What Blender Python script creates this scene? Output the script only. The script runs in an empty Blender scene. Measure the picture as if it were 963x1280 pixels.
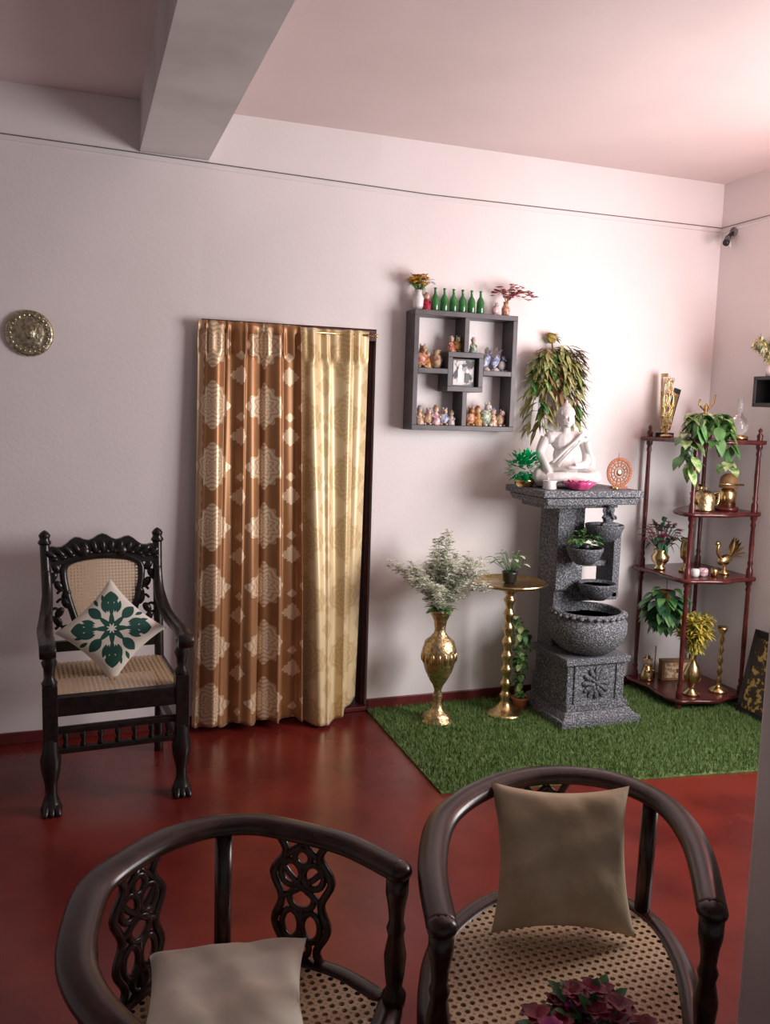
import bpy, math, random
from mathutils import Vector as V, Matrix, Euler
random.seed(7)
PI=math.pi
sc=bpy.context.scene
R=random.uniform
# ------------------------------------------------------------ node helpers
def mth(nt,op,a,b=None,c=None):
    n=nt.nodes.new('ShaderNodeMath');n.operation=op
    for i,x in enumerate((a,b,c)):
        if x is None: continue
        if isinstance(x,(int,float)): n.inputs[i].default_value=x
        else: nt.links.new(x,n.inputs[i])
    return n.outputs[0]
def mixc(nt,f,a,b):
    n=nt.nodes.new('ShaderNodeMix');n.data_type='RGBA'
    for s,x in ((n.inputs[0],f),(n.inputs[6],a),(n.inputs[7],b)):
        if isinstance(x,(int,float)): s.default_value=x
        elif isinstance(x,(tuple,list)): s.default_value=(*x[:3],1)
        else: nt.links.new(x,s)
    return n.outputs[2]
def base(name,rough=.5,metal=0,spec=.5):
    m=bpy.data.materials.new(name);m.use_nodes=True;nt=m.node_tree
    b=nt.nodes['Principled BSDF'];b.inputs['Roughness'].default_value=rough
    b.inputs['Metallic'].default_value=metal;b.inputs['Specular IOR Level'].default_value=spec
    return m,nt,b
def noise(nt,scale,detail=3,co='Object'):
    tc=nt.nodes.new('ShaderNodeTexCoord');n=nt.nodes.new('ShaderNodeTexNoise')
    n.inputs['Scale'].default_value=scale;n.inputs['Detail'].default_value=detail
    nt.links.new(tc.outputs[co],n.inputs['Vector']);return n.outputs['Fac']
def ramp(nt,f,a,b):
    n=nt.nodes.new('ShaderNodeMapRange');n.inputs[1].default_value=a;n.inputs[2].default_value=b
    nt.links.new(f,n.inputs[0]);return n.outputs[0]
def mat(name,col,rough=.5,metal=0,col2=None,ns=25,bump=0,spec=.5,lo=.4,hi=.6,bs=None):
    m,nt,b=base(name,rough,metal,spec)
    if col2 is None: col2=tuple(min(1,c*.8) for c in col)
    f=noise(nt,ns,4)
    nt.links.new(mixc(nt,ramp(nt,f,lo,hi),col,col2),b.inputs['Base Color'])
    if bump:
        bn=nt.nodes.new('ShaderNodeBump');bn.inputs['Strength'].default_value=bump;bn.inputs['Distance'].default_value=.01
        nt.links.new(noise(nt,bs,4) if bs else f,bn.inputs['Height']);nt.links.new(bn.outputs[0],b.inputs['Normal'])
    return m
def cane(name,P=.018,h=.0052,ax=(0,1)):
    m,nt,b=base(name,.5)
    tc=nt.nodes.new('ShaderNodeTexCoord');sp=nt.nodes.new('ShaderNodeSeparateXYZ');nt.links.new(tc.outputs['Object'],sp.inputs[0])
    u,v=sp.outputs[ax[0]],sp.outputs[ax[1]]
    def cell(a,o=0): return mth(nt,'MULTIPLY',mth(nt,'SUBTRACT',mth(nt,'FRACT',mth(nt,'DIVIDE',mth(nt,'ADD',a,o+5),P)),.5),P)
    x,y=cell(u),cell(v)
    r=mth(nt,'SQRT',mth(nt,'ADD',mth(nt,'MULTIPLY',x,x),mth(nt,'MULTIPLY',y,y)))
    hole=mth(nt,'LESS_THAN',r,h)
    x2,y2=cell(u,P/2),cell(v,P/2)
    r2=mth(nt,'ADD',mth(nt,'ABSOLUTE',x2),mth(nt,'ABSOLUTE',y2))
    dk=mth(nt,'LESS_THAN',r2,P*.12)
    col=mixc(nt,dk,(.62,.44,.27),(.34,.21,.11))
    nt.links.new(col,b.inputs['Base Color'])
    tr=nt.nodes.new('ShaderNodeBsdfTransparent');mx=nt.nodes.new('ShaderNodeMixShader')
    nt.links.new(hole,mx.inputs[0]);nt.links.new(b.outputs[0],mx.inputs[1]);nt.links.new(tr.outputs[0],mx.inputs[2])
    nt.links.new(mx.outputs[0],nt.nodes['Material Output'].inputs[0])
    return m
def glass(name,col,rough=.05):
    m,nt,b=base(name,rough);b.inputs['Base Color'].default_value=(*col,1);b.inputs['Transmission Weight'].default_value=.85
    return m
# ------------------------------------------------------------ mesh builder
def cr(pts,n=8,closed=False):
    P=[V(p) for p in pts];out=[];N=len(P)
    rng=range(N if closed else N-1)
    for i in rng:
        if closed: a,b,c,d=P[i-1],P[i],P[(i+1)%N],P[(i+2)%N]
        else: a,b,c,d=P[max(i-1,0)],P[i],P[i+1],P[min(i+2,N-1)]
        for k in range(n):
            t=k/n
            out.append(.5*((2*b)+(c-a)*t+(2*a-5*b+4*c-d)*t*t+(3*b-a-3*c+d)*t**3))
    if not closed: out.append(P[-1])
    return out
class B:
    def __init__(s): s.v=[];s.f=[];s.m=[];s.s=[];s.mats=[];s.T=Matrix.Identity(4)
    def at(s,x=0,y=0,z=0,rx=0,ry=0,rz=0,sc=1):
        s.T=Matrix.Translation((x,y,z))@Euler((rx,ry,rz)).to_matrix().to_4x4()@Matrix.Scale(sc,4);return s
    def add(s,vs,fs,mt,smooth=True):
        if mt not in s.mats: s.mats.append(mt)
        i=s.mats.index(mt);o=len(s.v)
        s.v+=[tuple(s.T@V(v)) for v in vs]
        for f in fs: s.f.append(tuple(o+k for k in f));s.m.append(i);s.s.append(smooth)
    def box(s,c,d,mt,rot=None,taper=1):
        x,y,z=[k/2 for k in d];Q=Euler(rot).to_matrix() if rot else None
        vs=[]
        for sx,sy,sz in [(-1,-1,-1),(1,-1,-1),(1,1,-1),(-1,1,-1),(-1,-1,1),(1,-1,1),(1,1,1),(-1,1,1)]:
            k=taper if sz>0 else 1
            p=V((sx*x*k,sy*y*k,sz*z))
            if Q:p=Q@p
            vs.append(p+V(c))
        s.add(vs,[(0,3,2,1),(4,5,6,7),(0,1,5,4),(1,2,6,5),(2,3,7,6),(3,0,4,7)],mt,False)
    def lathe(s,prof,mt,c=(0,0,0),seg=28,rot=None,sx=1,sy=1,mod=None):
        vs=[];fs=[];Q=Euler(rot).to_matrix() if rot else None
        for j,(r,z) in enumerate(prof):
            for i in range(seg):
                a=2*PI*i/seg;rr=r*(mod(a,j/len(prof)) if mod else 1)
                p=V((rr*math.cos(a)*sx,rr*math.sin(a)*sy,z))
                if Q:p=Q@p
                vs.append(p+V(c))
        for j in range(len(prof)-1):
            for i in range(seg):
                k=(i+1)%seg;fs.append((j*seg+i,j*seg+k,(j+1)*seg+k,(j+1)*seg+i))
        if prof[0][0]>1e-4: fs.append(tuple(range(seg-1,-1,-1)))
        if prof[-1][0]>1e-4: fs.append(tuple((len(prof)-1)*seg+i for i in range(seg)))
        s.add(vs,fs,mt)
    def ell(s,c,r,mt,rot=None,seg=14,rings=8):
        if isinstance(r,(int,float)): r=(r,r,r)
        vs=[];fs=[];Q=Euler(rot).to_matrix() if rot else None
        for j in range(rings+1):
            t=PI*j/rings
            for i in range(seg):
                a=2*PI*i/seg
                p=V((r[0]*math.sin(t)*math.cos(a),r[1]*math.sin(t)*math.sin(a),-r[2]*math.cos(t)))
                if Q:p=Q@p
                vs.append(p+V(c))
        for j in range(rings):
            for i in range(seg):
                k=(i+1)%seg;fs.append((j*seg+i,j*seg+k,(j+1)*seg+k,(j+1)*seg+i))
        s.add(vs,fs,mt)
    def tube(s,pts,r,mt,seg=8,up=None,closed=False,ry=None):
        P=[V(p) for p in pts];n=len(P)
        if isinstance(r,(int,float)): r=[r]*n
        if ry is None: ry=r
        elif isinstance(ry,(int,float)): ry=[ry]*n
        vs=[];fs=[];prev=None
        for i in range(n):
            t=(P[(i+1)%n]-P[i-1]) if closed else (P[min(i+1,n-1)]-P[max(i-1,0)])
            if t.length<1e-9:t=V((0,0,1))
            t.normalize()
            if up is not None: a=V(up).cross(t)
            else:
                a=prev-t*prev.dot(t) if prev is not None else t.cross(V((.31,.83,.46)))
            if a.length<1e-6:a=t.cross(V((1,0,0)))
            a.normalize();prev=a;b=t.cross(a)
            for k in range(seg):
                th=2*PI*(k+.5)/seg
                vs.append(P[i]+a*(r[i]*math.cos(th))+b*(ry[i]*math.sin(th)))
        for i in range(n if closed else n-1):
            j=(i+1)%n
            for k in range(seg):
                l=(k+1)%seg;fs.append((i*seg+k,i*seg+l,j*seg+l,j*seg+k))
        if not closed:
            fs.append(tuple(range(seg-1,-1,-1)));fs.append(tuple((n-1)*seg+k for k in range(seg)))
        s.add(vs,fs,mt)
    def prism(s,poly,z0,z1,mt,smooth=False):
        n=len(poly);vs=[(x,y,z0) for x,y in poly]+[(x,y,z1) for x,y in poly]
        fs=[tuple(range(n-1,-1,-1)),tuple(range(n,2*n))]+[(i,(i+1)%n,n+(i+1)%n,n+i) for i in range(n)]
        s.add(vs,fs,mt,smooth)
    def leaf(s,p,d,L,w,mt,droop=.3,fold=.25):
        p=V(p);d=V(d).normalized();side=d.cross(V((0,0,1)))
        if side.length<.05: side=V((1,0,0))
        side.normalize();nrm=side.cross(d)
        prof=[(0,.05),(.25,.8),(.5,1),(.78,.6),(1,0.02)]
        vs=[];fs=[]
        for t,ww in prof:
            c=p+d*(L*t)+V((0,0,-droop*L*t*t))
            vs+=[c-side*w*.5*ww+nrm*fold*w*ww*.5,c,c+side*w*.5*ww+nrm*fold*w*ww*.5]
        for i in range(4):
            for k in range(2): fs.append((3*i+k,3*i+k+1,3*i+k+4,3*i+k+3))
        s.add(vs,fs,mt)
    def finish(s,name,loc=(0,0,0),rz=0,bevel=0,remesh=0,rot=None):
        me=bpy.data.meshes.new(name);me.from_pydata(s.v,[],s.f)
        for m in s.mats: me.materials.append(m)
        me.polygons.foreach_set('material_index',s.m);me.polygons.foreach_set('use_smooth',s.s)
        me.update()
        o=bpy.data.objects.new(name,me);sc.collection.objects.link(o);o.location=loc
        o.rotation_euler=rot if rot else (0,0,rz)
        if bevel:
            b=o.modifiers.new('bevel','BEVEL');b.width=bevel;b.segments=2;b.limit_method='ANGLE';b.angle_limit=math.radians(50)
        if remesh:
            r=o.modifiers.new('remesh','REMESH');r.mode='VOXEL';r.voxel_size=remesh;r.use_smooth_shade=True
            q=o.modifiers.new('smooth','SMOOTH');q.iterations=2
        return o
def sph(n=1):
    while 1:
        v=V((R(-1,1),R(-1,1),R(-1,1)))
        if .1<v.length<1: return v
# ------------------------------------------------------------ materials
wallM=mat('wall_paint',(.84,.795,.79),.75,col2=(.79,.75,.745),ns=1.2,bump=.08,bs=60)
ceilM=mat('ceiling_paint',(.74,.625,.615),.8,col2=(.70,.59,.58),ns=1.5,bump=.05,bs=40)
floorM=mat('red_cement_floor',(.17,.021,.014),.26,col2=(.11,.012,.009),ns=3,bump=.02,bs=14,spec=.5)
skirt=mat('red_skirting_paint',(.14,.02,.02),.4)
frameM=mat('door_frame_wood',(.12,.03,.02),.45,col2=(.07,.02,.015),ns=14)
ebony=mat('ebony_wood',(.016,.011,.010),.28,col2=(.008,.006,.006),ns=40,bump=.15)
rosew=mat('dark_rosewood',(.045,.016,.011),.27,col2=(.022,.008,.006),ns=16,bump=.05)
mahog=mat('mahogany_wood',(.11,.018,.016),.25,col2=(.06,.01,.01),ns=20)
shelfM=mat('grey_shelf_laminate',(.10,.09,.10),.45,col2=(.07,.062,.07),ns=12)
brass=mat('brass',(.74,.56,.28),.27,1,col2=(.54,.38,.17),ns=30,bump=.05)
brassd=mat('brass_embossed',(.70,.57,.33),.35,1,col2=(.42,.32,.16),ns=70,bump=.5)
plateM=mat('antique_brass',(.62,.57,.42),.36,1,col2=(.36,.31,.20),ns=70,bump=.5)
stone=mat('speckled_stone',(.075,.08,.092),.7,col2=(.36,.37,.40),ns=130,bump=.9,lo=.46,hi=.68)
stoned=mat('dark_stone',(.05,.055,.065),.6,col2=(.22,.23,.26),ns=130,bump=.6,lo=.46,hi=.66)
marble=mat('white_marble',(.70,.68,.66),.4,col2=(.62,.60,.59),ns=8)
white=mat('white_ceramic',(.82,.80,.80),.25)
black=mat('black_plastic',(.02,.02,.022),.35)
greyW=mat('grey_cable',(.16,.15,.15),.6)
caneS=cane('cane_weave_seat',.019,.0056)
caneB=cane('cane_weave_back',.014,.004,(0,2))
leafG=mat('leaf_green',(.05,.16,.04),.45,col2=(.10,.26,.07),ns=20)
leafD=mat('leaf_dark_green',(.02,.09,.04),.45,col2=(.05,.16,.07),ns=20)
leafO=mat('leaf_olive',(.25,.29,.08),.5,col2=(.46,.43,.20),ns=18)
leafP=mat('leaf_pale',(.50,.56,.38),.6,col2=(.72,.74,.60),ns=25)
leafY=mat('leaf_yellow',(.62,.48,.08),.5,col2=(.45,.42,.08),ns=25)
leafB=mat('leaf_brown',(.28,.15,.06),.55)
leafV=mat('leaf_variegated',(.10,.26,.05),.4,col2=(.50,.60,.30),ns=30)
tinsel=mat('tinsel_green',(.0,.35,.12),.25,.6,col2=(.0,.55,.2),ns=60)
whiteF=mat('petal_white',(.90,.90,.84),.6,col2=(.84,.84,.72))
redF=mat('petal_red',(.55,.02,.05),.5,col2=(.35,.01,.04))
dredF=mat('petal_dark_red',(.30,.015,.04),.5,col2=(.16,.01,.03))
pinkF=mat('petal_pink',(.55,.08,.28),.5,col2=(.40,.05,.25))
oranF=mat('petal_orange',(.80,.28,.03),.5,col2=(.75,.45,.05))
greenGl=mat('green_bottle_glass',(.03,.22,.05),.08,0,col2=(.02,.15,.04),spec=.9)
pinkGl=mat('pink_crystal',(.75,.10,.30),.08,0,col2=(.60,.05,.22),ns=60,spec=1)
clear=glass('clear_glass',(.92,.95,.97))
terra=mat('terracotta',(.35,.12,.05),.6)
cols=[mat('figure_paint_%d'%i,c,.35,col2=c2,ns=60) for i,(c,c2) in enumerate([((.45,.08,.05),(.6,.45,.3)),((.70,.58,.42),(.4,.2,.1)),((.10,.16,.38),(.6,.6,.65)),((.6,.38,.10),(.3,.12,.05)),((.30,.14,.07),(.6,.45,.3)),((.75,.72,.7),(.6,.5,.45)),((.12,.28,.24),(.6,.55,.4)),((.5,.22,.30),(.75,.65,.6))])]
skin=mat('figure_skin',(.72,.48,.35),.5)
paper=mat('picture_print',(.65,.63,.62),.5,col2=(.05,.05,.06),ns=22,lo=.48,hi=.56)
goldP=mat('gold_print',(.04,.03,.02),.4,col2=(.5,.35,.1),ns=35,lo=.52,hi=.6)

# ------------------------------------------------------------ room
X0,X1,YF,H=-2.6,3.535,-6.2,2.9458
def bx(name,lo,hi,mt,bev=0):
    b=B();c=[(a+d)/2 for a,d in zip(lo,hi)];d=[d-a for a,d in zip(lo,hi)]
    b.box((0,0,0),d,mt);return b.finish(name,c,bevel=bev)
bx('floor',(X0-.2,YF,-.1),(X1+.2,1.2,0),floorM)
bx('ceiling',(X0-.2,YF,H),(X1+.2,.2,H+.12),ceilM)
dx0,dx1,dz=.559,1.436,2.0
bx('wall_back_left',(X0,0,0),(dx0,.16,H),wallM);bx('wall_back_right',(dx1,0,0),(X1+.15,.16,H),wallM);bx('wall_back_top',(dx0,0,dz),(dx1,.16,H),wallM)
bx('wall_right',(X1,-1.25,0),(X1+.15,0,H),wallM);bx('wall_right_front',(X1,YF,0),(X1+.15,-2.9,H),wallM)
bx('wall_right_sill',(X1,-2.9,0),(X1+.15,-1.25,.8),wallM);bx('wall_right_lintel',(X1,-2.9,2.3),(X1+.15,-1.25,H),wallM)
b=B()
for y in (-2.87,-2.35,-1.8,-1.28): b.box((X1+.07,y,1.55),(.06,.05,1.5),frameM)
for z in (.825,2.275): b.box((X1+.07,-2.075,z),(.06,1.65,.05),frameM)
b.finish('window_1',bevel=.004)
bx('wall_left',(X0-.15,YF,0),(X0,0.16,H),wallM)
bx('wall_partition',(1.40,-3.15,0),(1.80,-2.775,H),wallM,.008)
bx('beam_ceiling',(.28,YF,2.723),(.588,0,H),mat('beam_paint',(.66,.63,.62),.8,ns=2))
bx('baseboard_left',(X0,-.014,0),(dx0,0,.055),skirt,.003)
bx('baseboard_back',(dx1,-.014,0),(X1,0,.065),skirt,.003)
bx('baseboard_right',(X1-.014,-1.2,0),(X1,-.014,.065),skirt,.003)
b=B()
b.box((dx0+.03,.07,1.0),(.058,.13,1.99),frameM);b.box((dx1-.013,.085,1.0),(.024,.10,1.99),frameM)
b.box(((dx0+dx1)/2,.06,1.968),(dx1-dx0-.004,.13,.055),frameM);b.box(((dx0+dx1)/2,.13,.98),(dx1-dx0-.08,.04,1.94),frameM)
for zz in (.5,1.4): b.box(((dx0+dx1)/2,.105,zz),(.55,.012,.7),frameM)
b.box(((dx0+dx1)/2,.05,.013),(dx1-dx0-.004,.12,.022),skirt)
b.finish('door_1',bevel=.003)
b=B()
p=[(X0,-.004,2.745),(-.6,-.004,2.735),(-.33,-.004,2.728),(.4,-.004,2.715),(1.2,-.004,2.70),(1.7,-.004,2.69),(2.6,-.004,2.695),(3.531,-.004,2.70),(3.531,-1.25,2.70)]
b.tube([V(q) for q in p],.0024,greyW,6)
b.tube([V(q)+V((0,.003,-.024)) for q in p],.0024,wallM,6)
b.finish('trim_1')

# ------------------------------------------------------------ curtains
def grid(name,f,nu,nv,mt,thick=0,extra=None):
    vs=[];uvs=[];fs=[]
    for j in range(nv+1):
        for i in range(nu+1):
            p,uv=f(i/nu,j/nv);vs.append(p);uvs.append(uv)
    for j in range(nv):
        for i in range(nu):
            a=j*(nu+1)+i;fs.append((a,a+1,a+nu+2,a+nu+1))
    me=bpy.data.meshes.new(name);me.from_pydata(vs,[],fs);ul=me.uv_layers.new(name='UVMap')
    for l in me.loops: ul.data[l.index].uv=uvs[l.vertex_index]
    for q in me.polygons:q.use_smooth=True
    me.materials.append(mt);o=bpy.data.objects.new(name,me);sc.collection.objects.link(o)
    if thick:
        m=o.modifiers.new('solid','SOLIDIFY');m.thickness=thick;m.offset=0
    return o
def curtain_mat(name,c1,c2,c3,P,Q,Rb,metal=.35,strength=1.,sat=.4):
    m,nt,bb=base(name,sat,metal)
    bb.inputs['Sheen Weight'].default_value=.3
    uv=nt.nodes.new('ShaderNodeUVMap');sp=nt.nodes.new('ShaderNodeSeparateXYZ');nt.links.new(uv.outputs[0],sp.inputs[0])
    u,v=sp.outputs[0],sp.outputs[1]
    def cell(a,per,o): return mth(nt,'MULTIPLY',mth(nt,'SUBTRACT',mth(nt,'FRACT',mth(nt,'DIVIDE',mth(nt,'ADD',a,o+10*per),per)),.5),per)
    def med(ox,oy,Rr):
        x,y=cell(u,P,ox),cell(v,Q,oy)
        r=mth(nt,'SQRT',mth(nt,'ADD',mth(nt,'MULTIPLY',x,x),mth(nt,'MULTIPLY',y,y)))
        th=mth(nt,'ARCTAN2',y,x)
        e=mth(nt,'MULTIPLY',mth(nt,'ADD',mth(nt,'ADD',1.0,mth(nt,'MULTIPLY',mth(nt,'COSINE',mth(nt,'MULTIPLY',th,4)),.13)),mth(nt,'MULTIPLY',mth(nt,'COSINE',mth(nt,'MULTIPLY',th,12)),.08)),Rr)
        k=mth(nt,'LESS_THAN',r,e)
        det=mth(nt,'SINE',mth(nt,'ADD',mth(nt,'MULTIPLY',r,330*.08/Rr),mth(nt,'MULTIPLY',mth(nt,'COSINE',mth(nt,'MULTIPLY',th,8)),2.2)))
        return mth(nt,'MULTIPLY',k,mth(nt,'ADD',.45,mth(nt,'MULTIPLY',mth(nt,'GREATER_THAN',det,-.45),.55)))
    k=mth(nt,'MAXIMUM',med(0,0,Rb),med(P/2,Q/2,Rb*.40))
    k=mth(nt,'MAXIMUM',k,med(P/2,Q*.18,Rb*.2))
    k=mth(nt,'MULTIPLY',k,strength)
    nz=noise(nt,3,3,'UV')
    bg=mixc(nt,nz,c1,c2)
    k=mth(nt,'MAXIMUM',k,mth(nt,'MULTIPLY',mth(nt,'LESS_THAN',mth(nt,'ADD',u,mth(nt,'MULTIPLY',mth(nt,'ABSOLUTE',mth(nt,'SINE',mth(nt,'MULTIPLY',v,60))),.012)),.10),.5))
    nt.links.new(mixc(nt,k,bg,c3),bb.inputs['Base Color'])
    return m
cuM1=curtain_mat('copper_brocade',(.40,.195,.072),(.29,.125,.045),(.74,.57,.38),.31,.29,.095)
cuM2=curtain_mat('cream_gold_satin',(.82,.67,.40),(.74,.58,.31),(.52,.35,.14),.28,.30,.11,.2,.65,.38)
def folds(s,t,ph,n):
    a=.55+.45*t
    return (math.sin(s*n*2*PI+ph+.5*math.sin(3*t+s*5))*.022+math.sin(s*n*4.7*PI+ph*2+t*1.2)*.009)*a*1.0 + (math.sin(s*n*7*PI)*.006 if t<.08 else 0)
def cA(i,j):
    z=1.99-j*1.955
    hd=1 if j>.02 else .35
    x0=.535-.035*j;x1=1.02+.035*j
    x=x0+(x1-x0)*i+.008*math.sin(i*34+j*2)
    y=-.06-.055*min(1,j*1.5)+folds(i,j,.6,3.6)*1.2*hd
    return (x,y,z-.008*math.sin(i*26)*j),(i*.62+.06,z)
grid('patterned_curtain',cA,170,120,cuM1,.003)
def cB(i,j):
    z=1.985-j*(1.97-.08*max(0,(i-.5)*2))
    x0=1.0+.05*j;x1=1.385-.03*j
    x=x0+(x1-x0)*i+.006*math.sin(i*20+j*2)
    y=-.03-.05*min(1,j*1.5)-.11*j*math.sin(min(1,i*1.25)*PI)+folds(i,j,2.1,1.9)*1.3*min(1,.25+i*3)
    return (x,y,z),(i*.46+.1,z+.1)
grid('cream_curtain',cB,130,120,cuM2,.003)
b=B();b.tube([(.57,-.03,1.965),(1.43,-.03,1.965)],.006,brass,10)
for x in (.575,1.425): b.ell((x,-.03,1.965),.010,brass)
for x in (.59,1.415): b.tube([(x,-.03,1.965),(x,.0,1.965)],.005,brass)
b.finish('curtain_rod')

# ------------------------------------------------------------ grass mat
gm=mat('artificial_grass',(.07,.14,.03),.7,col2=(.17,.26,.08),ns=55)
P4=[(1.436,-.02),(1.42,-1.05),(3.515,-1.31),(3.515,-.02)]
b=B();b.prism(P4[::-1],.001,.008,gm)
def ginside(x,y): return y>-1.05-(x-1.42)*.124 and x>1.421+(y+1.05)*.015
vs=[];fs=[]
for k in range(62000):
    x=R(1.425,3.51);y=R(-1.31,-.025)
    if not ginside(x,y): continue
    a=R(0,PI);w=.0022;h=R(.014,.028);lx,ly=R(-.012,.012),R(-.012,.012)
    n=len(vs);vs+=[(x-w*math.cos(a),y-w*math.sin(a),.008),(x+w*math.cos(a),y+w*math.sin(a),.008),(x+lx,y+ly,.008+h)];fs.append((n,n+1,n+2))
b.add(vs,fs,gm,False);b.finish('artificial_grass_mat')

# ------------------------------------------------------------ wall plate
b=B()
b.lathe([(0,.030),(.022,.028),(.03,.020),(.045,.026),(.058,.018),(.072,.016),(.088,.02),(.098,.016),(.102,.010),(.098,.004),(0,.002)][::-1],plateM,(0,0,0),48,rot=(PI/2,0,0))
for i in range(24):
    a=2*PI*i/24;b.ell((.08*math.cos(a),-.018,.08*math.sin(a)),(.007,.005,.007),plateM,seg=8,rings=5)
b.finish('brass_wall_plate',(-.198,.001,1.887))

# ------------------------------------------------------------ carved armchair
def armchair():
    b=B()
    W=.235
    for sx in (-1,1):
        b.lathe([(.038,0),(.042,.02),(.034,.04),(.022,.075),(.024,.12),(.036,.17),(.040,.215),(.030,.25),(.03,.30)],ebony,(sx*(W+.015),-.27,0),14)
        for k in (-1,0,1): b.tube([(sx*(W+.015)+k*.018,-.29,.03),(sx*(W+.015)+k*.024,-.315,.012),(sx*(W+.015)+k*.026,-.325,.004)],[.013,.011,.006],ebony,8)
        b.box((sx*(W+.015),-.27,.40),(.055,.055,.22),ebony)
        b.lathe([(.025,.5),(.03,.52),(.018,.54),(.022,.575),(.03,.60),(.018,.625),(.026,.65)],ebony,(sx*(W+.015),-.27,0),14)
        pts=cr([(sx*(W),.24,.86),(sx*(W+.0),.20,.76),(sx*(W+.012),.10,.685),(sx*(W+.022),-.05,.665),(sx*(W+.022),-.22,.675),(sx*(W+.022),-.31,.665)],6)
        b.tube(pts,[.018+.014*min(1,i/16) for i in range(len(pts))],ebony,10,up=(0,0,1),ry=.017)
        b.lathe([(0,-.03),(.028,-.03),(.032,0),(.028,.03),(0,.03)],ebony,(sx*(W+.022),-.315,.655),14,rot=(0,PI/2,0))
        pts=cr([(sx*(W+.0),.22,0),(sx*(W),.20,.25),(sx*(W),.20,.46),(sx*(W),.24,.75),(sx*(W+.005),.285,.98)],6)
        b.tube(pts,.021,ebony,8)
        b.lathe([(.02,0),(.03,.012),(.02,.028),(.026,.045),(.014,.06),(0,.068)],ebony,(sx*(W+.005),.285,.965),12)
        b.box((sx*(W+.01),-.03,.235),(.03,.48,.03),ebony);b.box((sx*(W+.005),-.03,.42),(.035,.48,.07),ebony)
    b.box((0,-.27,.425),(2*W+.02,.045,.075),ebony);b.box((0,.20,.42),(2*W,.04,.06),ebony)
    for z in (.325,.245): b.box((0,-.27,z),(2*W+.02,.028,.022),ebony)
    for i in range(7):
        x=-W+.04+i*(2*W-.08)/6
        b.lathe([(.008,.25),(.013,.262),(.007,.28),(.013,.298),(.008,.32)],ebony,(x,-.27,0),10)
    b.prism([(-W-.005,-.29),(W+.005,-.29),(W+.005,.2),(-W-.005,.2)],.455,.462,caneS)
    def yb(z): return .20+ (z-.46)*.16
    b.box((0,yb(.53),.53),(2*W,.03,.045),ebony)
    cart=cr([(-.10,0,.55),(-.125,0,.65),(-.155,0,.76),(-.165,0,.86),(-.12,0,.90),(0,0,.915),(.12,0,.90),(.165,0,.86),(.155,0,.76),(.125,0,.65),(.10,0,.55)],5)
    cart=[V((q.x,yb(q.z),q.z)) for q in cart]
    b.tube(cart,.016,ebony,8)
    vs=[(q.x,q.y,q.z) for q in cart];b.add(vs,[tuple(range(len(vs)))],caneB,False)
    for sx in (-1,1):
        for k in range(9):
            z=.60+k*.038;x=sx*(.155+.025*math.sin(k*1.3)+ (z-.6)*.08)
            b.ell((x+sx*.012,yb(z)-.004,z),(.018,.012,.026),ebony,rot=(0,sx*(.5 if k%2 else -.6),0),seg=10,rings=6)
            b.tube(cr([(x,yb(z),z),(x+sx*.03,yb(z)-.004,z+.02),(x+sx*.05,yb(z),z+.004)],4),.007,ebony,6)
    cp=[]
    for i in range(25):
        t=-1+i/12; x=t*(W-.005)
        cp.append((x,.945+.055*math.cos(t*PI/2)**.8+.012*math.cos(t*PI*4)))
    vs=[];fs=[]
    for x,z in cp:
        zb=.895+.02*math.cos(x/W*PI)
        for y0 in (-.014,.014): vs+=[(x,yb(zb)+y0,zb),(x,yb(z)+y0,z)]
    for i in range(24):
        a=4*i;fs+=[(a,a+4,a+5,a+1),(a+2,a+3,a+7,a+6),(a+1,a+5,a+7,a+3),(a,a+2,a+6,a+4)]
    b.add(vs,fs,ebony,False)
    for i in range(-6,7):
        t=i/6.5;z=.92+.035*math.cos(t*1.5);x=t*W
        b.ell((x,yb(z)-.018,z),(.014,.010,.03),ebony,rot=(0,t*1.1,0),seg=10,rings=6)
        b.ell((x+.015,yb(z)-.02,z-.02),(.016,.009,.010),ebony,seg=8,rings=5)
    for sx in (-1,1): b.lathe([(0,-.02),(.024,-.015),(.026,0),(.018,.01),(0,.012)],ebony,(sx*.08,yb(.93)-.018,.935),14,rot=(PI/2,0,0))
    b.box((0,-.03,.24),(2*W,.025,.025),ebony)
    return b.finish('carved_cane_armchair',(.118,-.49,0),rz=math.radians(4),bevel=.003)
armchair()
def pillow(name,w,t,mt,loc,rot,n=36,wr=.0):
    def top(sg):
        def f(i,j):
            x=(i*2-1);y=(j*2-1)
            e=(1-abs(x)**3)*(1-abs(y)**3)
            pin=1-.13*(1-abs(y)**2)*abs(x)**3; piny=1-.13*(1-abs(x)**2)*abs(y)**3
            h=t*.5*max(0,e)**.5+ wr*math.sin(x*7+y*3)*e+wr*.6*math.sin(y*11-x*4)*e
            if wr: h+=wr*2.2*abs(math.sin((x+y)*5+math.sin(x*4)))*e*(abs(x*y))**.5
            return (x*w/2*pin,y*w/2*piny,sg*h),(i,j)
        return f
    a=grid(name,top(1),n,n,mt);c=grid(name+'_b',top(-1),n,n,mt)
    bpy.ops.object.select_all(action='DESELECT');a.select_set(True);c.select_set(True);bpy.context.view_layer.objects.active=a
    bpy.ops.object.join();a.location=loc;a.rotation_euler=rot;return a
m,nt,bb=base('applique_green_white',.85)
uv=nt.nodes.new('ShaderNodeUVMap');sp=nt.nodes.new('ShaderNodeSeparateXYZ');nt.links.new(uv.outputs[0],sp.inputs[0])
x=mth(nt,'SUBTRACT',mth(nt,'MULTIPLY',sp.outputs[0],2),1);y=mth(nt,'SUBTRACT',mth(nt,'MULTIPLY',sp.outputs[1],2),1)
r=mth(nt,'SQRT',mth(nt,'ADD',mth(nt,'MULTIPLY',x,x),mth(nt,'MULTIPLY',y,y)));th=mth(nt,'ARCTAN2',y,x)
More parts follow.
